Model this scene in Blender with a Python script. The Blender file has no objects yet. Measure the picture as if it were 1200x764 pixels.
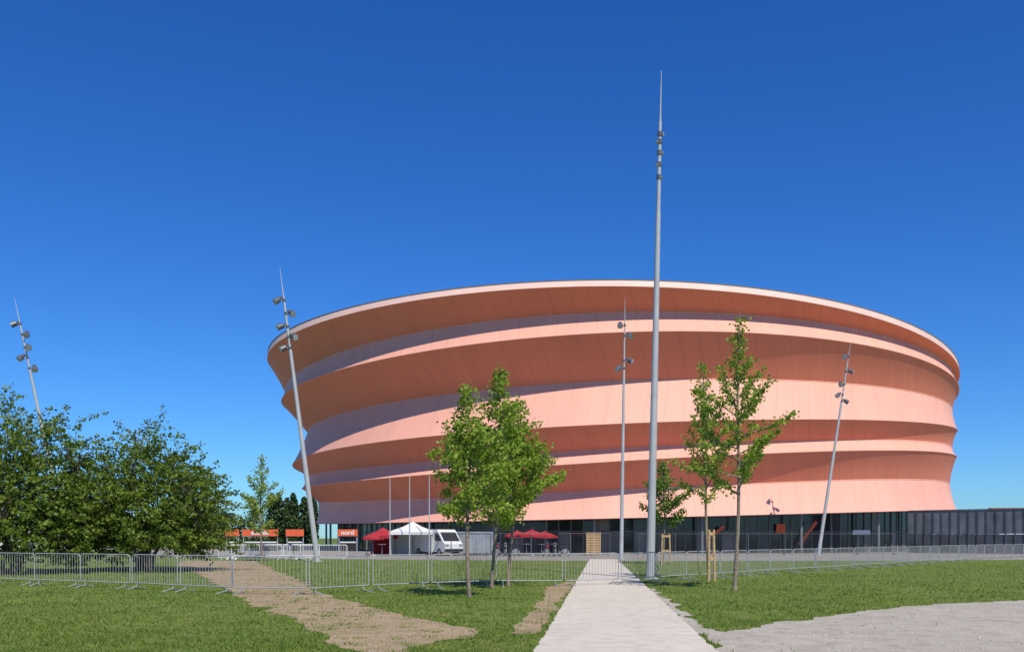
import bpy, math, random
import numpy as np
from mathutils import Vector, Matrix, noise
random.seed(7); RNG=np.random.default_rng(7)
F=1068.0; HZ=630.0; EYE=1.6
scene=bpy.context.scene
def gp(px,py):            # image pixel coordinates to ground point
    Y=F*EYE/(py-HZ); return ((px-600)/F*Y, Y)
def sx(px,Y): return (px-600)/F*Y
def sz(py,Y): return EYE+(HZ-py)/F*Y

# ---------------- materials ----------------
def newmat(name):
    m=bpy.data.materials.new(name); m.use_nodes=True
    nt=m.node_tree; b=nt.nodes['Principled BSDF']; return m,nt,b
def simple(name,col,rough=.6,metal=0,var=.12,scale=3.0,bump=0.0,spec=.5):
    m,nt,b=newmat(name)
    g=nt.nodes.new('ShaderNodeNewGeometry'); n=nt.nodes.new('ShaderNodeTexNoise')
    n.inputs['Scale'].default_value=scale; n.inputs['Detail'].default_value=5
    nt.links.new(g.outputs['Position'],n.inputs['Vector'])
    r=nt.nodes.new('ShaderNodeValToRGB')
    r.color_ramp.elements[0].position=.3; r.color_ramp.elements[1].position=.7
    r.color_ramp.elements[0].color=(*[c*(1-var) for c in col],1)
    r.color_ramp.elements[1].color=(*[min(1,c*(1+var)) for c in col],1)
    nt.links.new(n.outputs['Fac'],r.inputs['Fac']); nt.links.new(r.outputs['Color'],b.inputs['Base Color'])
    b.inputs['Roughness'].default_value=rough; b.inputs['Metallic'].default_value=metal
    b.inputs['Specular IOR Level'].default_value=spec
    if bump>0:
        bp=nt.nodes.new('ShaderNodeBump'); bp.inputs['Strength'].default_value=bump
        nt.links.new(n.outputs['Fac'],bp.inputs['Height']); nt.links.new(bp.outputs['Normal'],b.inputs['Normal'])
    return m
def groundmat(name,cols,scales=(0.25,2.5,30),rough=.95,bump=.4,dist=.05,lo=.7,hi=1.3):
    m,nt,b=newmat(name); N=nt.nodes; L=nt.links
    g=N.new('ShaderNodeNewGeometry')
    ns=[]
    for s in scales:
        n=N.new('ShaderNodeTexNoise'); n.inputs['Scale'].default_value=s; n.inputs['Detail'].default_value=6; n.inputs['Roughness'].default_value=.65
        L.new(g.outputs['Position'],n.inputs['Vector']); ns.append(n)
    def mx(a,bc,fac,lo,hi):
        mr=N.new('ShaderNodeMapRange'); mr.inputs['From Min'].default_value=lo; mr.inputs['From Max'].default_value=hi
        L.new(fac,mr.inputs['Value'])
        k=N.new('ShaderNodeMix'); k.data_type='RGBA'; L.new(mr.outputs['Result'],k.inputs['Factor'])
        for sock,v in ((k.inputs[6],a),(k.inputs[7],bc)):
            if isinstance(v,tuple): sock.default_value=(*v,1)
            else: L.new(v,sock)
        return k.outputs[2]
    c1=mx(cols[0],cols[1],ns[0].outputs['Fac'],.35,.65)
    c2=mx(c1,cols[2],ns[1].outputs['Fac'],.45,.75)
    sc=N.new('ShaderNodeMix'); sc.data_type='RGBA'; sc.blend_type='MULTIPLY'; sc.inputs['Factor'].default_value=1
    mr=N.new('ShaderNodeMapRange'); mr.inputs['From Min'].default_value=.3; mr.inputs['From Max'].default_value=.7
    mr.inputs['To Min'].default_value=lo; mr.inputs['To Max'].default_value=hi
    L.new(ns[2].outputs['Fac'],mr.inputs['Value']); L.new(c2,sc.inputs[6]); L.new(mr.outputs['Result'],sc.inputs[7])
    L.new(sc.outputs[2],b.inputs['Base Color'])
    b.inputs['Roughness'].default_value=rough; b.inputs['Specular IOR Level'].default_value=.15
    bp=N.new('ShaderNodeBump'); bp.inputs['Strength'].default_value=bump; bp.inputs['Distance'].default_value=dist
    L.new(ns[2].outputs['Fac'],bp.inputs['Height']); L.new(bp.outputs['Normal'],b.inputs['Normal'])
    return m
def leafmat(name,dark,light,trans=.35,nscale=1.2):
    m,nt,b=newmat(name); N=nt.nodes; L=nt.links
    a=N.new('ShaderNodeAttribute'); a.attribute_name='tint'
    g=N.new('ShaderNodeNewGeometry'); n=N.new('ShaderNodeTexNoise'); n.inputs['Scale'].default_value=nscale; n.inputs['Detail'].default_value=3
    L.new(g.outputs['Position'],n.inputs['Vector'])
    ad=N.new('ShaderNodeMath'); ad.operation='MULTIPLY_ADD'; ad.inputs[1].default_value=.6
    L.new(a.outputs['Fac'],ad.inputs[0])
    sb=N.new('ShaderNodeMath'); sb.operation='MULTIPLY_ADD'; sb.inputs[1].default_value=1.4; sb.inputs[2].default_value=-.5
    L.new(n.outputs['Fac'],sb.inputs[0]); L.new(sb.outputs[0],ad.inputs[2])
    k=N.new('ShaderNodeMix'); k.data_type='RGBA'; L.new(ad.outputs[0],k.inputs['Factor']); k.clamp_factor=True
    k.inputs[6].default_value=(*dark,1); k.inputs[7].default_value=(*light,1)
    L.new(k.outputs[2],b.inputs['Base Color']); b.inputs['Roughness'].default_value=.55; b.inputs['Specular IOR Level'].default_value=.3
    t=N.new('ShaderNodeBsdfTranslucent'); L.new(k.outputs[2],t.inputs['Color'])
    ms=N.new('ShaderNodeMixShader'); ms.inputs[0].default_value=trans
    L.new(b.outputs[0],ms.inputs[1]); L.new(t.outputs[0],ms.inputs[2])
    L.new(ms.outputs[0],N['Material Output'].inputs['Surface'])
    return m

M_galv=simple('galvanised_steel',(.36,.37,.37),.65,.1,.15,6,spec=.3)
M_wire=simple('weathered_wire_mesh',(.12,.125,.13),.6,.2,.15,6)
M_mast=simple('painted_mast_steel',(.44,.45,.44),.45,.1,.08,1.5)
M_lamp=simple('lamp_housing',(.13,.135,.14),.4,.3,.1,5)
M_lens=simple('lamp_lens',(.5,.52,.55),.15,0,.1,5)
M_white=simple('white_paint',(.75,.75,.72),.5,0,.06,2)
M_red=simple('red_canvas',(.38,.02,.03),.8,0,.2,2)
M_orange=simple('orange_panel',(.72,.12,.04),.6,0,.08,2)
M_dark=simple('dark_rubber',(.02,.02,.022),.7,0,.2,4)
M_grey=simple('grey_metal',(.33,.35,.36),.5,.2,.15,1.5)
M_hoard=simple('dark_cladding',(.15,.17,.185),.6,0,.3,.8,spec=.2)
M_hoard2=simple('dark_cladding_posts',(.08,.09,.10),.6,0,.25,.8,spec=.2)
M_wood=simple('stake_wood',(.50,.33,.16),.85,0,.3,9,.2)
M_bark=simple('bark',(.24,.19,.14),.95,0,.35,14,.5)
M_bark2=simple('dark_bark',(.12,.095,.07),.95,0,.35,14,.5)
M_conc=simple('concrete_structure',(.3,.29,.27),.85,0,.15,.7)
M_roof=simple('roof_membrane',(.16,.16,.16),.8,0,.1,.3)
M_winglass=simple('vehicle_glass',(.03,.035,.04),.08,0,.1,2)
M_tile=simple('roof_tiles',(.22,.10,.07),.8,0,.2,1)

# ---------------- mesh helpers ----------------
class MB:
    def __init__(s): s.v=[];s.f=[];s.m=[]
    def tube(s,p0,p1,r0,r1=None,n=8,mat=0,caps=True):
        if r1 is None: r1=r0
        p0=Vector(p0);p1=Vector(p1);d=p1-p0
        if d.length<1e-6:return
        z=d.normalized(); a=Vector((0,0,1)) if abs(z.z)<.95 else Vector((1,0,0))
        x=z.cross(a).normalized(); y=z.cross(x)
        b=len(s.v)
        for p,r in((p0,r0),(p1,r1)):
            for i in range(n):
                t=2*math.pi*i/n; s.v.append(tuple(p+x*(math.cos(t)*r)+y*(math.sin(t)*r)))
        for i in range(n):
            j=(i+1)%n; s.f.append((b+i,b+j,b+n+j,b+n+i)); s.m.append(mat)
        if caps:
            s.f.append(tuple(b+i for i in reversed(range(n)))); s.m.append(mat)
            s.f.append(tuple(b+n+i for i in range(n))); s.m.append(mat)
    def box(s,c,size,mat=0,M=None):
        b=len(s.v); hx,hy,hz=[k/2 for k in size]; c=Vector(c)
        for dx in(-1,1):
            for dy in(-1,1):
                for dz in(-1,1):
                    p=Vector((dx*hx,dy*hy,dz*hz))
                    if M is not None:p=M@p
                    s.v.append(tuple(c+p))
        for q in((0,1,3,2),(4,6,7,5),(0,4,5,1),(2,3,7,6),(0,2,6,4),(1,5,7,3)):
            s.f.append(tuple(b+k for k in q)); s.m.append(mat)
    def poly(s,pts,mat=0):
        b=len(s.v); s.v+= [tuple(p) for p in pts]; s.f.append(tuple(range(b,b+len(pts)))); s.m.append(mat)
    def obj(s,name,mats,loc=(0,0,0),parent=None,smooth=False,bevel=0,rz=0):
        me=bpy.data.meshes.new(name); me.from_pydata(s.v,[],s.f); me.update()
        for m in mats: me.materials.append(m)
        me.polygons.foreach_set('material_index',s.m)
        if smooth: me.polygons.foreach_set('use_smooth',[True]*len(me.polygons))
        o=bpy.data.objects.new(name,me); scene.collection.objects.link(o); o.location=loc; o.rotation_euler[2]=rz
        if parent:o.parent=parent
        return o
def empty(name,loc=(0,0,0)):
    o=bpy.data.objects.new(name,None); scene.collection.objects.link(o); o.location=loc; o.empty_display_size=.3; return o
def np_mesh(name,verts,k,mat,parent=None,tint=None,loc=(0,0,0)):
    n=len(verts)//k
    me=bpy.data.meshes.new(name); me.vertices.add(len(verts)); me.vertices.foreach_set('co',verts.astype(np.float32).ravel())
    me.loops.add(n*k); me.loops.foreach_set('vertex_index',np.arange(n*k,dtype=np.int32))
    me.polygons.add(n); me.polygons.foreach_set('loop_start',np.arange(0,n*k,k,dtype=np.int32))
    me.polygons.foreach_set('loop_total',np.full(n,k,dtype=np.int32))
    me.update(calc_edges=True); me.validate()
    if tint is not None:
        a=me.attributes.new('tint','FLOAT','POINT'); a.data.foreach_set('value',np.repeat(tint,k).astype(np.float32))
    me.materials.append(mat)
    o=bpy.data.objects.new(name,me); scene.collection.objects.link(o); o.location=loc
    if parent:o.parent=parent
    return o
def leaves(centers,size,upbias=.5):
    n=len(centers); nr=RNG.normal(size=(n,3)); nr[:,2]+=upbias; nr/=np.linalg.norm(nr,axis=1)[:,None]
    t=RNG.normal(size=(n,3)); t-= (t*nr).sum(1)[:,None]*nr; t/=np.linalg.norm(t,axis=1)[:,None]
    b=np.cross(nr,t); s=(size*RNG.uniform(.6,1.3,n))[:,None]
    q=np.stack([centers-t*s*.5, centers+b*s*.42+t*s*.15, centers+t*s*.55, centers-b*s*.42+t*s*.15],1)
    return q.reshape(-1,3)

# ---------------- trees ----------------
def ginkgo(name,X,Y,H,c0,spread,nb,dens,leafsize,mat,seed,lean=(0,0),elev=(15,42),tr=.06,sig=.11,full=0.0):
    r=random.Random(seed); E=empty(name,(X,Y,0)); mb=MB(); C=[]
    pts=[]; K=14
    for i in range(K+1):
        f=i/K; pts.append(Vector((lean[0]*f+.05*math.sin(f*7+seed),lean[1]*f+.05*math.cos(f*6+seed),H*f)))
    def tp(h):
        f=max(0,min(.9999,h/H))*K;i=int(f);return pts[i].lerp(pts[i+1],f-i)
    def rad(f): return tr*(1-f)**.8+.008
    for i in range(K): mb.tube(pts[i],pts[i+1],rad(i/K),rad((i+1)/K),8,0,False)
    mb.tube((0,0,-.05),pts[0]+Vector((0,0,.12)),tr*1.6,tr*1.02,8,0,False)
    def clus(p,n,s):
        for _ in range(n): C.append((p.x+r.gauss(0,s),p.y+r.gauss(0,s),p.z+r.gauss(0,s*.8)))
    def branch(p,az,el,L,rd,depth):
        q=p.copy(); n=max(3,int(L/.22)); st=L/n
        for i in range(n):
            el+=r.uniform(-.06,.10); az+=r.uniform(-.15,.15)
            nq=q+Vector((math.cos(az)*math.cos(el),math.sin(az)*math.cos(el),math.sin(el)))*st
            mb.tube(q,nq,rd*(1-i/n)+.004,rd*(1-(i+1)/n)+.003,5,0,False)
            f=(i+1)/n
            if f>.18 or depth>0: clus(nq,int(dens*st/.22*r.uniform(.4,1.6)),sig*(1.15-.35*f))
            if depth==0 and f>.2 and r.random()<.75:
                branch(nq,az+r.choice((-1,1))*r.uniform(.5,1.2),el+r.uniform(-.35,.3),L*r.uniform(.2,.45)*(1.15-f),rd*.5,1)
            q=nq
    az=r.uniform(0,6)
    for i in range(nb):
        f=(i+.5)/nb; h=c0+(H*.97-c0)*f**.92
        az+=2.4+r.uniform(-.4,.4)
        prof=(.62+.55*math.sin(math.pi*min(1,f*1.25+.12))) *(1-f**1.7*.8)*(1+full*(1-f))
        L=spread*prof*r.uniform(.65,1.25)
        branch(tp(h),az,math.radians(r.uniform(*elev)+20*f),max(.2,L),.022*(1-f)+.008,0)
    clus(tp(H*.97),int(dens*1.2),.1)
    mb.obj('trunk_and_branches',[M_bark],(0,0,0),E,True)
    C=np.array(C); np_mesh('foliage',leaves(C,leafsize,.4),4,mat,E,RNG.uniform(0,1,len(C)))
    return E
def bushtree(name,X,Y,H,W,D,zb,nst,mat,seed,leafsize=.13,n_clu=900,per=34):
    r=random.Random(seed); E=empty(name,(X,Y,0)); mb=MB(); C=[]
    tips=[]
    for i in range(nst):
        az=2*math.pi*i/nst+r.uniform(-.3,.3); sp=r.uniform(.15,.8)
        p=Vector((r.uniform(-.5,.5),r.uniform(-.4,.4),0)); tgt=Vector((math.cos(az)*sp*W*.5,math.sin(az)*sp*D*.5,H*r.uniform(.6,.85)*(1-.25*sp)))
        q=p
        for k in range(1,8):
            f=k/7; nq=p.lerp(tgt,f); nq.z=tgt.z*(f**.85); nq+=Vector((r.uniform(-.12,.12),r.uniform(-.12,.12),0))
            mb.tube(q,nq,.09*(1-f*.85)+.01,.09*(1-(f+.14)*.8)+.008,6,0,False); q=nq
            if k>1: tips.append(q)
    for i in range(n_clu):
        az=r.uniform(0,2*math.pi); cz=r.uniform(-.75,1); rr=math.sqrt(max(0,1-cz*cz))
        if cz<0: rr=max(rr,.8)
        lump=.95+.5*noise.noise(Vector((math.cos(az)*rr*2.3+seed,math.sin(az)*rr*2.3,cz*2.3)))
        d=r.random()**.34*lump
        zc=zb+(H-zb)*.36
        x=math.cos(az)*rr*W*.5*d; y=math.sin(az)*rr*D*.5*d; z=zc+cz*(H-zc)*d*(1 if cz>0 else 1.05*zc/(H-zc)*1.3)
        if z<.25: z=r.uniform(.25,1.2)
        p=Vector((x,y,z))
        dirv=Vector((math.cos(az)*rr*1.1+r.gauss(0,.3),math.sin(az)*rr*1.1+r.gauss(0,.3),max(0,cz)*.55+r.gauss(.22,.28))).normalized()
        L=r.uniform(.35,1.0)
        if r.random()<.16 and d>.75*lump: L*=1.7
        np_=int(per*(.6+.4*L))
        for k in range(np_):
            f=r.random(); q=p+dirv*(L*f); s=.13*(1.1-.75*f)+.02
            C.append((q.x+r.gauss(0,s),q.y+r.gauss(0,s),q.z+r.gauss(0,s*.5)-.16*f*f*L))
        if i%3==0:
            b=min(tips,key=lambda t:(t-p).length)
            mb.tube(b,p,.02,.008,4,0,False); mb.tube(p,p+dirv*L,.008,.003,4,0,False)
    mb.obj('trunk_and_branches',[M_bark2],(0,0,0),E,True)
    C=np.array(C); np_mesh('foliage',leaves(C,leafsize,.6),4,mat,E,RNG.uniform(0,1,len(C)))
    return E
L_gk=leafmat('ginkgo_leaves',(.15,.26,.02),(.38,.50,.06),.42,2.0)
L_gk2=leafmat('young_tree_leaves',(.08,.16,.02),(.20,.31,.045),.35)
L_bush=leafmat('shrub_leaves',(.07,.135,.016),(.27,.35,.045),.38,.9)
L_far=leafmat('distant_leaves',(.03,.065,.02),(.08,.13,.04),.2,.15)
L_lit=leafmat('pale_tree_leaves',(.22,.33,.05),(.42,.52,.12),.4)

def gk(px,base,top,**k):
    Y=F*EYE/(base-HZ); return dict(X=sx(px,Y),Y=Y,H=sz(top,Y))
ginkgo('ginkgo_tree',**gk(550,700,452),c0=1.9,spread=1.1,nb=36,dens=32,leafsize=.10,mat=L_gk,seed=3,lean=(-.05,0),elev=(0,32),tr=.05,sig=.125,full=.15)
ginkgo('ginkgo_tree',**gk(578,689,430),c0=1.9,spread=1.4,nb=40,dens=28,leafsize=.105,mat=L_gk,seed=11,lean=(.3,0),elev=(-2,32),tr=.05,sig=.125,full=.25)
ginkgo('ginkgo_tree',**gk(597,687,465),c0=1.9,spread=1.75,nb=28,dens=26,leafsize=.105,mat=L_gk,seed=23,lean=(.35,.2),elev=(0,35),tr=.05,sig=.125,full=.15)
ginkgo('ginkgo_tree',**gk(862,691,366),c0=2.8,spread=1.65,nb=34,dens=22,leafsize=.095,mat=L_gk,seed=31,lean=(.15,0),elev=(5,42),tr=.06,sig=.095)
ginkgo('ginkgo_tree',**gk(831,679,423),c0=2.6,spread=1.7,nb=26,dens=18,leafsize=.10,mat=L_gk,seed=47,lean=(-.25,0),elev=(15,50),tr=.06,sig=.10)
ginkgo('young_tree',sx(778,56),56,sz(540,56),1.9,1.6,26,20,.14,L_gk2,5,tr=.06,sig=.15)
ginkgo('young_tree',sx(306,62),62,sz(534,62),1.8,1.6,22,18,.14,L_lit,8,tr=.06,sig=.14)
bushtree('hornbeam_tree',sx(10,41),41,sz(486,41),7.6,6.0,.7,9,L_bush,2,.135,1500,32)
bushtree('hornbeam_tree',sx(172,44),44,sz(518,44),8.4,6.5,.6,10,L_bush,9,.135,1600,32)
bushtree('hornbeam_tree',sx(-95,42),42,5.6,7,6,.8,8,L_bush,14,.15,700,28)

C=[]; r=random.Random(4)
def fartree(X,Y,H,W,n):
    for _ in range(n):
        f=r.random(); a=r.uniform(0,6.28); w=W*.5*math.sin(math.pi*min(1,(f*.85+.12)))**.6*math.sqrt(r.random())*(1+.25*noise.noise(Vector((X,f*6,a))))
        C.append((X+math.cos(a)*w,Y+math.sin(a)*w,H*f))
for i in range(9): fartree(sx(322+i*6,190),190+r.uniform(-4,4),sz(578+r.uniform(0,7),190),2.6,900)
for i in range(46):
    px=-160+i*11; fartree(sx(px,210),210+r.uniform(-10,10),r.uniform(5.5,8.5),8,600)
for i in range(34):
    px=1105+i*10; fartree(sx(px,300),300+r.uniform(-10,10),r.uniform(5,9.0),12,450)
C=np.array(C); np_mesh('distant_trees',leaves(C,.6,.3),4,L_far,None,RNG.uniform(0,1,len(C)))

# ---------------- ground ----------------
def jag(pts,step=.3,amp=.12,closed=True,sc=1.3):
    out=[]; n=len(pts)
    for i in range(n if closed else n-1):
        a=Vector((*pts[i],0)); b=Vector((*pts[(i+1)%n],0)); k=max(1,int((b-a).length/step))
        for j in range(k):
            p=a.lerp(b,j/k); d=noise.noise_vector(Vector((p.x*sc,p.y*sc,3.1)))+.5*noise.noise_vector(Vector((p.x*sc*4,p.y*sc*4,1.1)))
            out.append((p.x+d.x*amp*1.6,p.y+d.y*amp*1.6))
    return out
def sheet(name,pts,z,mat):
    mb=MB(); A=sum(pts[i][0]*pts[(i+1)%len(pts)][1]-pts[(i+1)%len(pts)][0]*pts[i][1] for i in range(len(pts)))
    if A<0: pts=pts[::-1]
    mb.poly([(p[0],p[1],z) for p in pts]); return mb.obj(name,[mat])
M_grass=groundmat('grass_soil',((.09,.15,.025),(.14,.20,.035),(.24,.22,.07)),(.22,1.6,22))
M_dirt=groundmat('bare_dirt',((.47,.34,.21),(.37,.27,.16),(.24,.22,.10)),(.5,2.2,26),lo=.55,hi=1.35)
M_gravel=groundmat('gravel',((.54,.48,.39),(.46,.41,.33),(.36,.31,.235)),(.35,2.2,45),bump=.7,dist=.02,lo=.6,hi=1.3)
M_path=groundmat('path_concrete',((.70,.62,.50),(.62,.55,.44),(.52,.45,.355)),(.5,3,60),bump=.3,dist=.01,lo=.75,hi=1.2)
M_plaza=groundmat('plaza_asphalt',((.30,.28,.24),(.24,.23,.21),(.36,.33,.27)),(.1,.6,10))
gnd=MB(); R=3000
gnd.poly([(-R,-R,0),(R,-R,0),(R,R,0),(-R,R,0)]); gnd.obj('ground',[M_grass])
track=[gp(*p) for p in ((440,772),(395,752),(330,722),(280,699),(240,676),(205,662),(215,656.5),(300,657),(348,678),(378,697),(440,712),(505,727),(550,741),(535,750),(480,764))]
track=jag(track,.2,.22)
strip=[gp(*p) for p in ((664,682),(675,682),(654,707),(629,743),(600,743),(612,728),(634,704),(640,688))]
strip=jag(strip,.15,.09)
gravel=[gp(*p) for p in ((752,686),(764,690),(790,706),(822,735),(850,741),(905,732),(1000,717),(1100,708),(1250,701))]+[(60,23),(60,-10),(4,-10),gp(842,764),gp(826,748)]
gravel=jag(gravel,.2,.16)
def line(p,q,Y): t=(Y-p[1])/(q[1]-p[1]); return p[0]+(q[0]-p[0])*t
pl0,pl1=gp(675,682),gp(626,764); pr0,pr1=gp(752,682),gp(841,764)
path=[(line(pl1,pl0,2),2),(line(pr1,pr0,2),2),(line(pr1,pr0,36),36),(line(pr1,pr0,68),68),(line(pl1,pl0,68),68)]
sheet('dirt_track',track,.008,M_dirt); sheet('dirt_verge',strip,.008,M_dirt)
sheet('gravel_area',gravel,.012,M_gravel)
pj=jag(path,.12,.025,sc=4)
sheet('footpath',pj,.018,M_path)
cxp,cyp=14.5,137.3
plaza=[(cxp+74*math.cos(t),cyp+74*math.sin(t)) for t in np.linspace(0,2*math.pi,120,endpoint=False)]
sheet('plaza_pavement',plaza,.004,M_plaza)

def inpoly(x,y,poly):
    c=np.zeros(len(x),bool); n=len(poly); j=n-1
    for i in range(n):
        xi,yi=poly[i]; xj,yj=poly[j]
        if yi!=yj:
            t=((yi>y)!=(yj>y))&(x<(xj-xi)*(y-yi)/(yj-yi)+xi); c^=t
        j=i
    return c
nb=350000
inv=RNG.uniform(1/62,1/10.5,nb); Yb=1/inv; Xb=RNG.uniform(-.68,.68,nb)*Yb+RNG.normal(0,1,nb)*.2
keep=~inpoly(Xb,Yb,path)
pn=np.sin(Xb*1.3+np.sin(Yb*.9)*2)*np.sin(Yb*1.1+np.sin(Xb*.7)*2)
pf=np.sin(Xb*4.1+np.sin(Yb*3.3)*2)*np.sin(Yb*3.7+np.sin(Xb*2.9)*2)
ing=inpoly(Xb,Yb,gravel); ind=inpoly(Xb,Yb,track)|inpoly(Xb,Yb,strip)
keep&=~(ing&(RNG.random(nb)>.004+.03*(pf>.75))); keep&=~(ind&(RNG.random(nb)>.05+.45*(pf>.55)))
keep&=RNG.random(nb)<(.66+.22*pn+.14*pf)
Xb=Xb[keep];Yb=Yb[keep];pn=pn[keep];pf=pf[keep];n=len(Xb)
w=.007*Yb/13+.003; h=RNG.uniform(.02,.06,n)*(1+.25*pn+.3*pf); a=RNG.uniform(0,6.28,n); lx=RNG.normal(0,.03,n);ly=RNG.normal(0,.03,n)
p=np.stack([np.stack([Xb-np.cos(a)*w,Yb-np.sin(a)*w,np.zeros(n)],1),np.stack([Xb+np.cos(a)*w,Yb+np.sin(a)*w,np.zeros(n)],1),np.stack([Xb+lx,Yb+ly,h],1)],1).reshape(-1,3)
L_grass=leafmat('grass_blades',(.13,.23,.025),(.37,.42,.09),.45,.35)
np_mesh('grass',p,3,L_grass,None,np.clip(RNG.uniform(0,1,n)*.8+.1-.2*pf,0,1))
# loose stones on the gravel and dirt
ns=5200; xs_=RNG.uniform(-9,26,ns); ys_=1/RNG.uniform(1/30,1/9,ns); kk=inpoly(xs_,ys_,gravel)|(inpoly(xs_,ys_,track)&(RNG.random(ns)<.5)); xs_=xs_[kk];ys_=ys_[kk]
V=[]
for x_,y_ in zip(xs_,ys_):
    s=random.uniform(.008,.026); z0=.012; a0=random.uniform(0,6.28)
    b4=[(x_+s*math.cos(a0+k*1.5708)*random.uniform(.7,1.2),y_+s*math.sin(a0+k*1.5708)*random.uniform(.7,1.2),z0) for k in range(4)]
    t=(x_,y_,z0+s*.9)
    for k in range(4): V+= [b4[k],b4[(k+1)%4],t]
M_stone=simple('stone',(.42,.39,.34),.9,0,.4,9)
np_mesh('loose_stones',np.array(V),3,M_stone)

# ---------------- arena ----------------
hall=empty('concert_hall',(cxp,cyp,0))
XS=[None,400,500,720,1000,None]
RINGS=[
 (314,1124,[408,369,340,325.5,361,427],137.2),
 (313,1125,[415,376,347,331.5,368.5,433],136.8),
 (334,1119,[452,417,385,364,387,439],138.3),
 (330,1124,[466,437,409,387,404,452],136.9),
 (361,1116,[503,487,464,446,451,477],138.7),
 (343,1122,[543,525,510,498,491,503],136.7),
 (360,1116,[557,553,540,526,516,523],138.1),
 (354,1121,[571,567,554,541,528,534],136.9),
 (373,1113,[588,589,583,575,562,566],138.4),
 (371,1121,[613,613,611,607,600,597],136.6),
]
def plan(xl,xr,CY):
    a=math.atan((xl-600)/F); b=math.atan((xr-600)/F); ax=(a+b)/2; ha=(b-a)/2
    D=CY/math.cos(ax); return CY*math.tan(ax),D*math.sin(ha)
def fit(ring):
    CY=ring[3]; cx,R=plan(ring[0],ring[1],CY); xs=[ring[0]+.5]+XS[1:5]+[ring[1]-.5]; A=[];B=[]
    for px,py in zip(xs,ring[2]):
        u=(px-600)/F; a=u*u+1; b=-2*(u*cx+CY); c=cx*cx+CY*CY-R*R; disc=max(0,b*b-4*a*c)
        t=(-b-math.sqrt(disc))/(2*a); x=u*t;y=t; th=math.atan2(y-CY,x-cx)
        A.append([1,math.cos(th),math.sin(th),math.cos(2*th),math.sin(2*th)]);B.append(EYE+(HZ-py)/F*t)
    A=np.array(A);B=np.array(B); lam=np.diag([0,.002,.02,.08,.02])
    co=np.linalg.solve(A.T@A+lam,A.T@B); return cx,R,co,CY
RF=[fit(k) for k in RINGS]
def rz(i,th):
    co=RF[i][2]; return co[0]+co[1]*math.cos(th)+co[2]*math.sin(th)+co[3]*math.cos(2*th)+co[4]*math.sin(2*th)
def rp(i,th):
    cx,R,_,CY=RF[i]; return Vector((cx+R*math.cos(th)-cxp,CY-cyp+R*math.sin(th),rz(i,th)))
def membrane(name,col):
    m,nt,b=newmat(name); N=nt.nodes; L=nt.links
    uv=N.new('ShaderNodeUVMap'); uv.uv_map='UVMap'; sp=N.new('ShaderNodeSeparateXYZ'); L.new(uv.outputs[0],sp.inputs[0])
    def mth(op,a,bv=None,c=None):
        k=N.new('ShaderNodeMath'); k.operation=op
        for s,v in zip(k.inputs,(a,bv,c)):
            if v is None: continue
            if isinstance(v,(int,float)): s.default_value=v
            else: L.new(v,s)
        return k.outputs[0]
    fr=mth('FRACT',mth('MULTIPLY',sp.outputs[0],150.0)); seam=mth('LESS_THAN',mth('ABSOLUTE',mth('SUBTRACT',fr,.5)),.03)
    fl=mth('FLOOR',mth('MULTIPLY',sp.outputs[0],150.0)); wn=N.new('ShaderNodeTexWhiteNoise'); wn.noise_dimensions='2D'
    cb=N.new('ShaderNodeCombineXYZ'); L.new(fl,cb.inputs[0]); L.new(mth('FLOOR',sp.outputs[1]),cb.inputs[1]); L.new(cb.outputs[0],wn.inputs['Vector'])
    tc=N.new('ShaderNodeMapping'); tc.inputs['Scale'].default_value=(260,1.2,1); L.new(uv.outputs[0],tc.inputs[0])
    n1=N.new('ShaderNodeTexNoise'); n1.inputs['Scale'].default_value=1; n1.inputs['Detail'].default_value=4; L.new(tc.outputs[0],n1.inputs['Vector'])
    g=N.new('ShaderNodeNewGeometry'); n2=N.new('ShaderNodeTexNoise'); n2.inputs['Scale'].default_value=.12; n2.inputs['Detail'].default_value=5; L.new(g.outputs['Position'],n2.inputs['Vector'])
    val=mth('ADD',mth('MULTIPLY',wn.outputs['Value'],.05),mth('MULTIPLY',n1.outputs['Fac'],.15)); val=mth('ADD',val,mth('MULTIPLY',n2.outputs['Fac'],.18))
    val=mth('ADD',val,.80); val=mth('SUBTRACT',val,mth('MULTIPLY',seam,.10))
    mm=N.new('ShaderNodeMix'); mm.data_type='RGBA'; mm.blend_type='MULTIPLY'; mm.inputs['Factor'].default_value=1
    mm.inputs[6].default_value=(*col,1); L.new(val,mm.inputs[7]); L.new(mm.outputs[2],b.inputs['Base Color'])
    b.inputs['Roughness'].default_value=.6; b.inputs['Specular IOR Level'].default_value=.25
    return m
M_lit=membrane('pink_membrane_lit',(.84,.42,.31))  # same fabric on all bands; this is its tone for sunlit ones
M_shaded=membrane('pink_membrane_shaded',(.76,.255,.155))  # overhang shade and bounce painted in as a deeper base colour
M_rim=simple('rim_membrane',(.80,.53,.43),.6,0,.06,.4)
NS=480; KR=8
def band(i,j,name,mat,sag,row):
    vs=[];fs=[];uvs=[]
    for k in range(KR+1):
        f=k/KR
        for s in range(NS+1):
            th=2*math.pi*s/NS; p=rp(i,th).lerp(rp(j,th),f); rad=Vector((math.cos(th),math.sin(th),0))
            p-=rad*(sag*math.sin(math.pi*f))
            vs.append(tuple(p)); uvs.append((s/NS,row+f*.999))
    for k in range(KR):
        for s in range(NS):
            a=k*(NS+1)+s; fs.append((a,a+NS+1,a+NS+2,a+1))
    me=bpy.data.meshes.new(name); me.from_pydata(vs,[],fs); me.update(); me.materials.append(mat)
    me.polygons.foreach_set('use_smooth',[True]*len(fs))
    ul=me.uv_layers.new(name='UVMap')
    for l in me.loops: ul.data[l.index].uv=uvs[l.vertex_index]
    o=bpy.data.objects.new(name,me); scene.collection.objects.link(o); o.parent=hall
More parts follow.
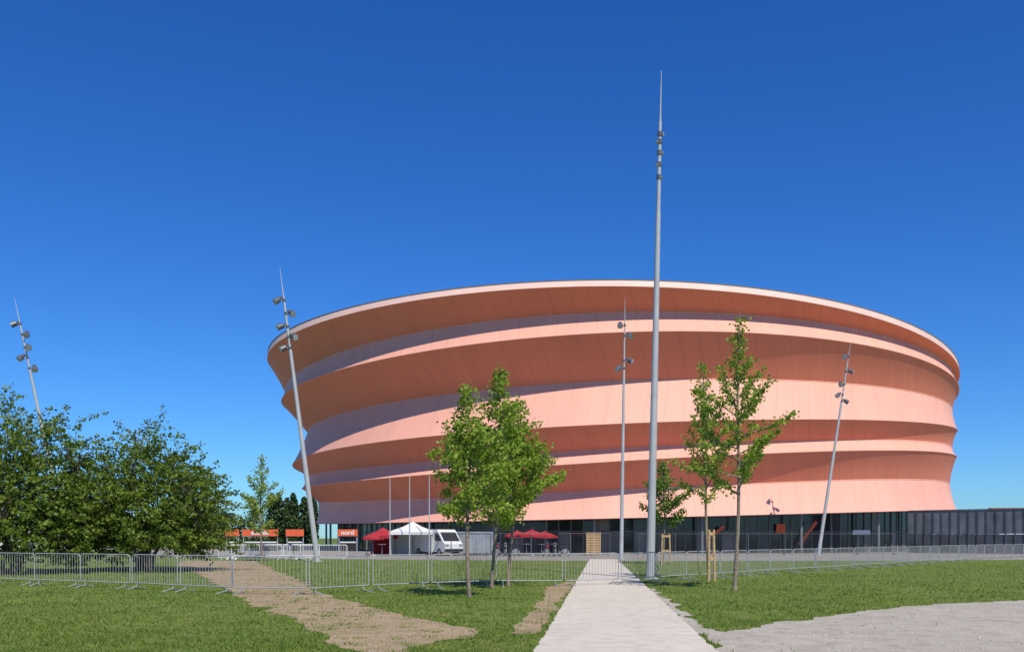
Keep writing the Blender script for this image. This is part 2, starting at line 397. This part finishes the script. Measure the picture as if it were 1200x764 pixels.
band(0,1,'roof_rim',M_rim,0,0)
for i in range(1,9): band(i,i+1,'membrane_band_%d'%i,M_shaded if i%2 else M_lit,.12,i)  # overhanging bands get the painted shade tone, upward-facing bands the lit one
mb=MB()
for i in range(2,10):
    for s in range(240):
        a=rp(i,2*math.pi*s/240); c=rp(i,2*math.pi*(s+1)/240); mb.tube(a,c,.06,.06,6,0,False)
mb.obj('ring_tubes',[M_lit],(0,0,0),hall,True)
mb=MB(); SN=160
def off(i,th,dr,dz):
    p=rp(i,th); return Vector((p.x+dr*math.cos(th),p.y+dr*math.sin(th),p.z+dz))
prof=[(0,0),(.05,.0),(.05,.10),(-.5,.12),(-6,.6),(-20,1.2),(-47,1.6)]
for a,c in zip(prof[:-1],prof[1:]):
    for s in range(SN):
        t0=2*math.pi*s/SN;t1=2*math.pi*(s+1)/SN
        mb.poly([off(0,t0,*a),off(0,t1,*a),off(0,t1,*c),off(0,t0,*c)])
mb.obj('roof',[M_roof],(0,0,0),hall)
mb=MB()
for s in range(SN):
    t0=2*math.pi*s/SN;t1=2*math.pi*(s+1)/SN
    mb.poly([off(9,t0,0,0.02),off(9,t1,0,.02),off(9,t1,-3.2,.05),off(9,t0,-3.2,.05)])
    mb.poly([off(9,t0,-3.2,0.05),off(9,t1,-3.2,.05),off(9,t1,-3.2,1.5),off(9,t0,-3.2,1.5)])
mb.obj('soffit',[M_conc],(0,0,0),hall)
M_g1=simple('facade_glass',(.022,.026,.03),.06,0,.3,.5); M_g2=simple('facade_glass_tinted',(.05,.052,.055),.12,0,.3,.5)
M_g3=simple('interior_light_panel',(.16,.13,.11),.3,0,.3,.5); M_mul=simple('mullion',(.20,.21,.22),.5,.2,.1,2)
mb=MB(); mu=MB(); GN=200; rr=random.Random(1)
def gpnt(th,dr,z): 
    p=off(9,th,dr,0); return Vector((p.x,p.y,z))
for s in range(GN):
    t0=2*math.pi*s/GN;t1=2*math.pi*(s+1)/GN; ztop=rz(9,t0)+.6
    for z0,z1 in((0,2.3),(2.3,ztop)):
        q=rr.random(); mat=0 if q<.66 else (1 if q<.9 else 2)
        mb.poly([gpnt(t0,-3,z0),gpnt(t1,-3,z0),gpnt(t1,-3,z1),gpnt(t0,-3,z1)],mat)
    p=gpnt(t0,-2.93,0); mu.tube(p,p+Vector((0,0,ztop)),.05 if s%4 else .11,None,4,0,False)
    a=gpnt(t0,-2.93,2.3);c=gpnt(t1,-2.93,2.3); mu.tube(a,c,.05,.05,4,0,False)
    if s%8==0:
        p=gpnt(t0,-1.2,0); mu.tube(p,p+Vector((-.0,0,ztop-.5)),.14,.14,10,0,False)
mb.obj('glazing',[M_g1,M_g2,M_g3],(0,0,0),hall); mu.obj('mullions_and_columns',[M_mul],(0,0,0),hall)
mb=MB()
def onface(px,dr=-2.6):
    cx,R,_,CY=RF[9]; R+=dr; u=(px-600)/F; a=u*u+1;b_=-2*(u*cx+CY);c=cx*cx+CY*CY-R*R
    t=(-b_-math.sqrt(b_*b_-4*a*c))/(2*a); return Vector((u*t-cxp,t-cyp,0)),t
for px,zc,w_,h_ in((915,2.7,.95,.95),(1008,2.2,2.2,.5)):
    p,t=onface(px); mb.box((p.x,p.y,sz(619,t) if px==915 else zc),(w_,.05,h_),0 if px==915 else 1)
for pa,pb in((934,957),(828,846)):
    p0,t0=onface(pa); p1,t1=onface(pb)
    mb.box(((p0.x+p1.x)/2,(p0.y+p1.y)/2-.4,2.1),(3.0 if pa>900 else 2.3,.12,.3),0,Matrix.Rotation(-math.radians(54 if pa>900 else 35),3,'Y'))
mb.obj('orange_poster_and_stair',[M_orange,M_white],(0,0,0),hall)

# ---------------- masts ----------------
def mast(base,top,lamps,rb=.16,arm=.42,ls=1.0,seed=0):
    b=Vector(base);d=Vector(top)-b; mb=MB(); r=random.Random(seed)
    P=lambda f:d*f
    mb.tube((0,0,0),(0,0,.04),rb*2,rb*2,12,0)
    for k in range(4):
        a=k*math.pi/2+.6; mb.tube((math.cos(a)*rb*1.6,math.sin(a)*rb*1.6,.04),(math.cos(a)*rb*1.6,math.sin(a)*rb*1.6,.10),.02,None,6,0)
    mb.tube((0,0,.0),P(.36),rb,rb*.82,14,0); mb.tube(P(.36),P(.363),rb*.86,rb*.86,14,0); mb.tube(P(.363),P(.72),rb*.80,rb*.58,14,0)
    mb.tube(P(.72),P(.90),rb*.5,rb*.36,12,0); mb.tube(P(.90),P(1),rb*.25,.012,8,0)
    for i,(f,side) in enumerate(lamps):
        c=P(f); ang=r.uniform(-.5,.5)+(0 if side>0 else math.pi); ax=Vector((math.cos(ang),math.sin(ang)*.6-.2,0)).normalized()
        e=c+ax*arm; mb.tube(c,e,.03,None,6,0)
        mb.tube(c-Vector((0,0,.08)),c+Vector((0,0,.08)),rb*.62,None,10,1)
        dirv=(ax*.6+Vector((r.uniform(-.5,.5),-.4,-.55))).normalized()
        s=ls; h0=e-dirv*.22*s; h1=e+dirv*.22*s
        mb.tube(h0,h0+dirv*.1*s,.09*s,.16*s,12,1); mb.tube(h0+dirv*.1*s,h1,.16*s,.20*s,12,1); mb.tube(h1,h1+dirv*.02,.18*s,.18*s,12,2)
        mb.box(tuple(h0-dirv*.06*s),(.16*s,.12*s,.12*s),1)
    return mb.obj('lighting_mast',[M_mast,M_lamp,M_lens],b)
LA=[(.89,-1),(.845,1),(.80,-1),(.765,1),(.727,-1)]
mast((sx(762,35.6),35.6,0),(sx(775,35.6),35.6,sz(83,35.6)),[(.875,1),(.86,-1),(.838,1),(.815,-1),(.79,1)],.165,.07,.33,1)
mast((sx(728,68),68,0),(sx(732.5,68),68,sz(349,68)),[(.895,-1),(.855,1),(.76,1),(.73,-1)],.15,.4,1.1,2)
mast((sx(372,61.5),61.5,0),(sx(328,61.5),61.5,sz(314,61.5)),LA,.19,.42,1.15,3)
mast((sx(82,69),69,0),(sx(17,69),69,sz(349,69)),[(.9,-1),(.86,1),(.81,1),(.77,-1),(.73,1)],.17,.4,1.15,4)
mast((sx(959,84),84,0),(sx(997,84),84,sz(400,84)),[(.93,-1),(.86,1),(.80,-1),(.75,-1),(.72,1)],.17,.4,1.1,5)
mast((sx(170,150),150,0),(sx(161,150),150,sz(498,150)),LA,.16,.4,1,6)

for px in(457,480,503):
    mb=MB(); H=sz(558,80); mb.tube((0,0,0),(0,0,.05),.16,None,12); mb.tube((0,0,0),(0,0,H),.065,.035,10); mb.tube((0,0,H),(0,0,H+.06),.055,.02,8)
    mb.obj('flagpole',[M_mast],(sx(px,80),80,0),smooth=False)

# ---------------- barriers ----------------
def barrier_mesh(name,mat,W=2.3,H=1.08,r=.019):
    mb=MB(); x=W/2-.03; c=.12
    pts=[(-x,0,.20),(-x,0,H-c),(-x+c*.3,0,H-c*.3),(-x+c,0,H),(x-c,0,H),(x-c*.3,0,H-c*.3),(x,0,H-c),(x,0,.20)]
    for a,b_ in zip(pts[:-1],pts[1:]): mb.tube(a,b_,r,None,6)
    mb.tube((-x,0,.2),(x,0,.2),r,None,6)
    n=18
    for i in range(1,n):
        xx=-x+2*x*i/n; mb.tube((xx,0,.2),(xx,0,H),.0075,None,5,0,False)
    for sx_ in(-x+.22,x-.22):
        mb.tube((sx_,0,.2),(sx_,0,.07),.016,None,6)
        mb.tube((sx_,0,.09),(sx_,-.33,.02),.016,None,6); mb.tube((sx_,0,.09),(sx_,.33,.02),.016,None,6)
        mb.box((sx_,-.33,.012),(.07,.10,.02)); mb.box((sx_,.33,.012),(.07,.10,.02))
    for zz in(.35,.85): mb.tube((x,0,zz),(x+.05,0,zz),.012,None,5)
    me=bpy.data.meshes.new(name); me.from_pydata(mb.v,[],mb.f); me.update(); me.materials.append(mat); return me
bm1=barrier_mesh('crowd_barrier_mesh',M_galv); bm2=barrier_mesh('white_barrier_mesh',M_white,2.3,1.08,.03)
def rowb(pts,me,name,step=2.36,jit=.02):
    P=[Vector((*p,0)) for p in pts]; cum=[0]
    for a,b_ in zip(P[:-1],P[1:]): cum.append(cum[-1]+(b_-a).length)
    def at(s):
        for i in range(len(P)-1):
            if s<=cum[i+1]: return P[i].lerp(P[i+1],(s-cum[i])/(cum[i+1]-cum[i]))
        return P[-1]
    k=int(cum[-1]/step)
    for i in range(k):
        a=at(i*step);b_=at((i+1)*step); d=b_-a
        o=bpy.data.objects.new(name,me); scene.collection.objects.link(o)
        o.location=(a+b_)/2; o.rotation_euler=(random.uniform(-jit,jit),random.uniform(-.008,.008),math.atan2(d.y,d.x)+random.uniform(-.04,.04)); o.scale[0]=d.length/2.36
fl=[(-120,681),(0,684),(75,687),(178,691),(274,696),(367,697.5),(452,692),(533,688),(610,686.5),(682,687),(748,684),(800,679.5),(860,676),(912,672),(960,669),(1005,666),(1045,663),(1083,660),(1115,657.5),(1150,655),(1190,653),(1240,651)]
rowb([gp(*p) for p in fl],bm1,'crowd_barrier')
rowb([(sx(255,66),66),(sx(412,66),66)],bm2,'white_barrier')
rowb([(sx(270,72),72),(sx(400,72),72)],bm2,'white_barrier')
rowb([(sx(268,66),66.5),(sx(272,74),74)],bm2,'white_barrier')
rowb([(sx(350,66),66.5),(sx(352,72),72)],bm2,'white_barrier')

mb=MB(); W=3.4;H=2.0
for x in(-W/2,W/2): mb.tube((x,0,0),(x,0,H),.025,None,6)
for z in(.15,H): mb.tube((-W/2,0,z),(W/2,0,z),.018,None,6)
for i in range(1,30): mb.tube((-W/2+W*i/30,0,.15),(-W/2+W*i/30,0,H),.006,None,4,0,False)
for x in(-W/2,W/2): mb.box((x,0,.07),(.2,.6,.14),1)
mf=bpy.data.meshes.new('mesh_fence_panel'); mf.from_pydata(mb.v,[],mb.f); mf.materials.append(M_wire); mf.materials.append(M_conc); mf.polygons.foreach_set('material_index',mb.m)
x=-7.0
while x<35:
    if not(8.4<x<12):
        o=bpy.data.objects.new('mesh_fence',mf); scene.collection.objects.link(o); o.location=(x,(79 if x<9 else 86)+random.uniform(-.1,.1),0); o.rotation_euler[2]=random.uniform(-.04,.04)
    x+=3.45

mb=MB(); a=Vector((sx(1064,97),97,0)); b_=Vector((sx(1260,86),86,0)); n=18; d=(b_-a)/n; ang=math.atan2(d.y,d.x); RM=Matrix.Rotation(ang,3,'Z')
Hh=4.4
for i in range(n):
    c=a+d*(i+.5); mb.box((c.x,c.y,2.0+(Hh-2.0)/2),(d.length-.06,.06,Hh-2.0),0,RM)
    mb.box((c.x,c.y,1.0),(d.length-.06,.05,1.9),1,RM)
    q=a+d*i; mb.box((q.x,q.y-.06,Hh/2),(.12,.14,Hh+.05),1,RM)
c=(a+b_)/2; mb.box((c.x,c.y-.02,Hh+.06),((b_-a).length,.16,.1),1,RM)
mb.obj('perimeter_fence',[M_hoard,M_hoard2],(0,0,0))

def sign(px0,px1,text,Y=84):
    X0,X1=sx(px0,Y),sx(px1,Y); w=X1-X0; mb=MB(); z=sz(624,Y)
    mb.box((0,0,z),(w,.12,.62),0)
    for s in(-1,1): mb.tube((s*(w/2-.08),.1,0),(s*(w/2-.08),.1,z+.3),.05,None,8,1)
    mb.box((0,.5,.8),(w-.3,.7,.8),3); mb.box((0,.12,1.2),(w-.35,.04,.12),2)
    E=empty('orange_entrance_sign',((X0+X1)/2,Y,0)); mb.obj('panel',[M_orange,M_galv,M_white,M_dark],(0,0,0),E)
    if text:
        cu=bpy.data.curves.new('lettering','FONT'); cu.body=text; cu.size=min(.62,w/len(text)/.62); cu.align_x='CENTER'; cu.align_y='CENTER'; cu.extrude=.01; cu.offset=.012
        o=bpy.data.objects.new('lettering',cu); scene.collection.objects.link(o); o.data.materials.append(M_white); o.location=(0,-.08,z); o.rotation_euler=(math.radians(90),0,0); o.parent=E
sign(264,280,''); sign(284,326,'entrée'); sign(335,356,''); sign(396,419,'nord')

def canopy(name,X,Y,W,H,mat,walls):
    E=empty(name,(X,Y,0)); mb=MB(); h=W/2; e=H*.7
    for sx_ in(-1,1):
        for sy in(-1,1): mb.tube((sx_*h*.95,sy*h*.95,0),(sx_*h*.95,sy*h*.95,e),.04,None,6)
    mb.obj('poles',[M_galv],(0,0,0),E); mb=MB()
    c=[(-h,-h),(h,-h),(h,h),(-h,h)]
    for i in range(4):
        p,q=c[i],c[(i+1)%4]
        m0=(p[0]*.4,p[1]*.4,e+(H-e)*.5);m1=(q[0]*.4,q[1]*.4,e+(H-e)*.5)
        mb.poly([(*p,e),(*q,e),m1,m0]); mb.poly([m0,m1,(0,0,H)]); mb.poly([(*p,e-.28),(*q,e-.28),(*q,e),(*p,e)])
        if i in walls: mb.poly([(p[0]*.97,p[1]*.97,.03),(q[0]*.97,q[1]*.97,.03),(q[0]*.97,q[1]*.97,e-.1),(p[0]*.97,p[1]*.97,e-.1)])
    mb.obj('canvas',[mat],(0,0,0),E)
canopy('white_canopy_tent',sx(484,84),84,3.9,3.1,M_white,(1,2,3))
canopy('red_canopy_tent',sx(449,86),86,2.8,2.6,M_red,(2,))
def parasol(X,Y,Rr,H):
    mb=MB(); mb.tube((0,0,0),(0,0,.1),.3,.26,16,1); mb.tube((0,0,.1),(0,0,H+.05),.03,None,8,1)
    for k in range(8):
        a0=k*math.pi/4;a1=a0+math.pi/4; p=(Rr*math.cos(a0),Rr*math.sin(a0),H-.5);q=(Rr*math.cos(a1),Rr*math.sin(a1),H-.5)
        mb.poly([p,q,(0,0,H)],0); mb.poly([(p[0],p[1],H-.68),(q[0],q[1],H-.68),q,p],0); mb.tube((0,0,H-.6),(p[0]*.9,p[1]*.9,H-.48),.012,None,4,1)
    mb.obj('red_parasol',[M_red,M_galv],(X,Y,0))
    mb=MB(); mb.tube((.9,-.5,1.0),(.9,-.5,1.04),.38,None,16,0); mb.tube((.9,-.5,0),(.9,-.5,1.0),.03,None,8,0); mb.tube((.9,-.5,0),(.9,-.5,.03),.25,None,12,0)
    mb.obj('standing_table',[M_grey],(X,Y,0))
parasol(sx(623,84),84,1.45,2.35); parasol(sx(606,88),88,1.3,2.3); parasol(sx(638,88),88,1.3,2.25); parasol(sx(437,83),83,1.0,2.1)
def van(X,Y,rzv):
    E=empty('white_van',(X,Y,0)); E.rotation_euler[2]=rzv
    side=[(-2.6,.35),(2.35,.35),(2.6,.55),(2.6,1.05),(2.3,1.25),(1.55,2.15),(1.3,2.35),(-2.5,2.4),(-2.6,2.3)]
    w=.98; mb=MB()
    for s in(-1,1):
        mb.poly([(x,s*w,z) for x,z in (side if s<0 else side[::-1])])
    for i in range(len(side)):
        p,q=side[i],side[(i+1)%len(side)]; mb.poly([(q[0],-w,q[1]),(p[0],-w,p[1]),(p[0],w,p[1]),(q[0],w,q[1])])
    mb.obj('body',[M_white],(0,0,0),E)
    mb=MB()
    mb.poly([(2.27,-.85,1.32),(2.27,.85,1.32),(1.62,.82,2.1),(1.62,-.82,2.1)])
    mb.v=[(x+.02,y,z+.02) for x,y,z in mb.v]
    for s in(-1,1): mb.poly([(2.05,s*.99,1.35),(1.0,s*.99,1.35),(1.0,s*.99,2.05),(1.5,s*.99,2.05)])
    mb.obj('windows',[M_winglass],(0,0,0),E); mb=MB()
    for x in(-1.7,1.65):
        for s in(-1,1): mb.tube((x,s*.78,.34),(x,s*1.0,.34),.34,None,18,0); mb.tube((x,s*1.0,.34),(x,s*1.01,.34),.18,None,12,1)
    mb.box((2.6,0,.5),(.12,1.9,.25),0)
    for s in(-1,1): mb.box((2.6,s*.75,.95),(.06,.35,.2),1); mb.box((1.7,s*1.12,1.45),(.12,.2,.28),0)
    mb.obj('wheels_and_trim',[M_dark,M_grey],(0,0,0),E)
van(sx(513,83.5),83.5,-.9)
van(sx(92,75),75,-.3); van(sx(25,80),80,.2)
def container(X,Y,L_,H_,mat,rzv=0):
    mb=MB(); mb.box((0,0,H_/2+.1),(L_,2.2,H_),0)
    n=int(L_/.3)
    for i in range(n): mb.box((-L_/2+.15+i*L_/n,-1.12,H_/2+.1),(.14,.05,H_-.3),0)
    for s in(-1,1): mb.box((s*L_/2,-1.1,H_/2+.1),(.14,.14,H_+.06),1)
    for z in(.12,H_+.1): mb.box((0,-1.11,z),(L_,.14,.14),1)
    mb.box((L_*.2,-1.16,H_*.48),(.8,.04,H_*.8),1)
    mb.obj('site_container',[mat,M_grey],(X,Y,0),rz=rzv)
container(sx(554,85),85,3.7,2.0,M_grey)
mb=MB()
for z in range(9): mb.box((0,-.5,.15+z*.22),(1.3,.04,.17),0); mb.box((-.62,0,.15+z*.22),(.04,1.0,.17),0)
for x_ in(-.6,0,.6): mb.box((x_,-.54,1.0),(.1,.04,2.0),0)
mb.box((0,0,2.06),(1.4,1.15,.06),0)
mb.obj('wooden_crate',[M_wood],(sx(695,84),84,0))
def moto(X,Y,rzv,col):
    mb=MB()
    for x_ in(-.7,.7):
        for k in range(16):
            a0=2*math.pi*k/16;a1=2*math.pi*(k+1)/16; mb.tube((x_+.27*math.cos(a0),0,.31+.27*math.sin(a0)),(x_+.27*math.cos(a1),0,.31+.27*math.sin(a1)),.05,None,6,0,False)
        mb.tube((x_,-.04,.31),(x_,.04,.31),.12,None,10,1)
    mb.tube((.7,0,.31),(.45,0,.98),.04,None,6,1); mb.tube((-.7,0,.31),(-.1,0,.45),.04,None,6,1)
    mb.box((0,0,.45),(.5,.28,.36),1); mb.tube((-.05,0,.74),(.4,0,.84),.15,.12,10,2); mb.tube((-.75,0,.80),(-.05,0,.74),.09,.13,8,0)
    mb.tube((.42,-.33,1.02),(.42,.33,1.02),.025,None,6,0); mb.tube((.5,0,.86),(.6,0,.86),.1,.1,10,2); mb.poly([(.5,-.15,.9),(.5,.15,.9),(.38,.1,1.2),(.38,-.1,1.2)],1)
    mb.obj('motorcycle',[M_dark,M_grey,col],(X,Y,0),rz=rzv)
for i,px in enumerate((582,592,603,640,650,661)): moto(sx(px,81),81,1.2+.3*math.sin(i*2.1),(M_red,M_grey,M_dark)[i%3])

def stakes(X,Y,H,w):
    mb=MB()
    for s in(-1,1):
        mb.tube((s*w,-.12,0),(s*w*.75,-.1,H),.05,.045,8,0)
    mb.box((0,-.13,H*.92),(2*w,.05,.12),0); mb.box((0,-.13,H*.45),(2*w,.04,.1),0)
    mb.obj('tree_stake',[M_wood],(X,Y,0))
stakes(sx(833,33.5),33.5,1.9,.11); stakes(sx(780,55),55,1.85,.28)

E=empty('distant_house',(sx(1187,230),230,0)); mb=MB(); mb.box((0,0,3.2),(11,8,6.4),0); mb.obj('walls',[M_white],(0,0,0),E)
mb=MB()
for s in(-1,1): mb.poly([(-6,s*4.5,6.4),(6,s*4.5,6.4),(6,0,9.2),(-6,0,9.2)])
for s in(-1,1): mb.poly([(s*5.5,-4,6.4),(s*5.5,4,6.4),(s*5.5,0,9)])
mb.obj('roof',[M_tile],(0,0,0),E)
mb=MB()
for x_ in(-3.5,0,3.5):
    for z in(1.6,4.6): mb.box((x_,-4.02,z),(1,.06,1.3),0)
mb.obj('windows',[M_winglass],(0,0,0),E)

# ---------------- light ----------------
AZ=math.radians(180-24)
EL=math.radians(51)
sd=Vector((math.sin(AZ)*math.cos(EL),math.cos(AZ)*math.cos(EL),math.sin(EL)))
sun=bpy.data.lights.new('sun','SUN'); sun.energy=4.5; sun.angle=math.radians(.5); sun.color=(1,.94,.83)
so=bpy.data.objects.new('sun',sun); scene.collection.objects.link(so); so.rotation_euler=sd.to_track_quat('Z','Y').to_euler(); so.location=(0,0,60)
w=bpy.data.worlds.new('World'); scene.world=w; w.use_nodes=True; nt=w.node_tree
sk=nt.nodes.new('ShaderNodeTexSky'); sk.sky_type='NISHITA'; sk.sun_disc=False; sk.sun_elevation=EL; sk.sun_rotation=AZ; sk.ozone_density=3.0; sk.air_density=1.0; sk.dust_density=.1
hs=nt.nodes.new('ShaderNodeHueSaturation'); hs.inputs['Saturation'].default_value=1.25
mu_=nt.nodes.new('ShaderNodeMix'); mu_.data_type='RGBA'; mu_.blend_type='MULTIPLY'; mu_.inputs['Factor'].default_value=1; mu_.inputs[7].default_value=(.43,.82,1.36,1)
bg=nt.nodes['Background']; bg.inputs['Strength'].default_value=.098
nt.links.new(sk.outputs[0],hs.inputs['Color']); nt.links.new(hs.outputs[0],mu_.inputs[6]); nt.links.new(mu_.outputs[2],bg.inputs['Color'])

cam=bpy.data.cameras.new('camera'); co=bpy.data.objects.new('camera',cam); scene.collection.objects.link(co)
co.location=(0,0,EYE); co.rotation_euler=(math.radians(90),0,0); cam.sensor_width=36; cam.lens=F/1200*36; cam.shift_y=(HZ-382)/1200; cam.clip_end=6000; cam.clip_start=.1
scene.camera=co
scene.view_settings.view_transform='Standard'; scene.view_settings.look='None'; scene.view_settings.exposure=0
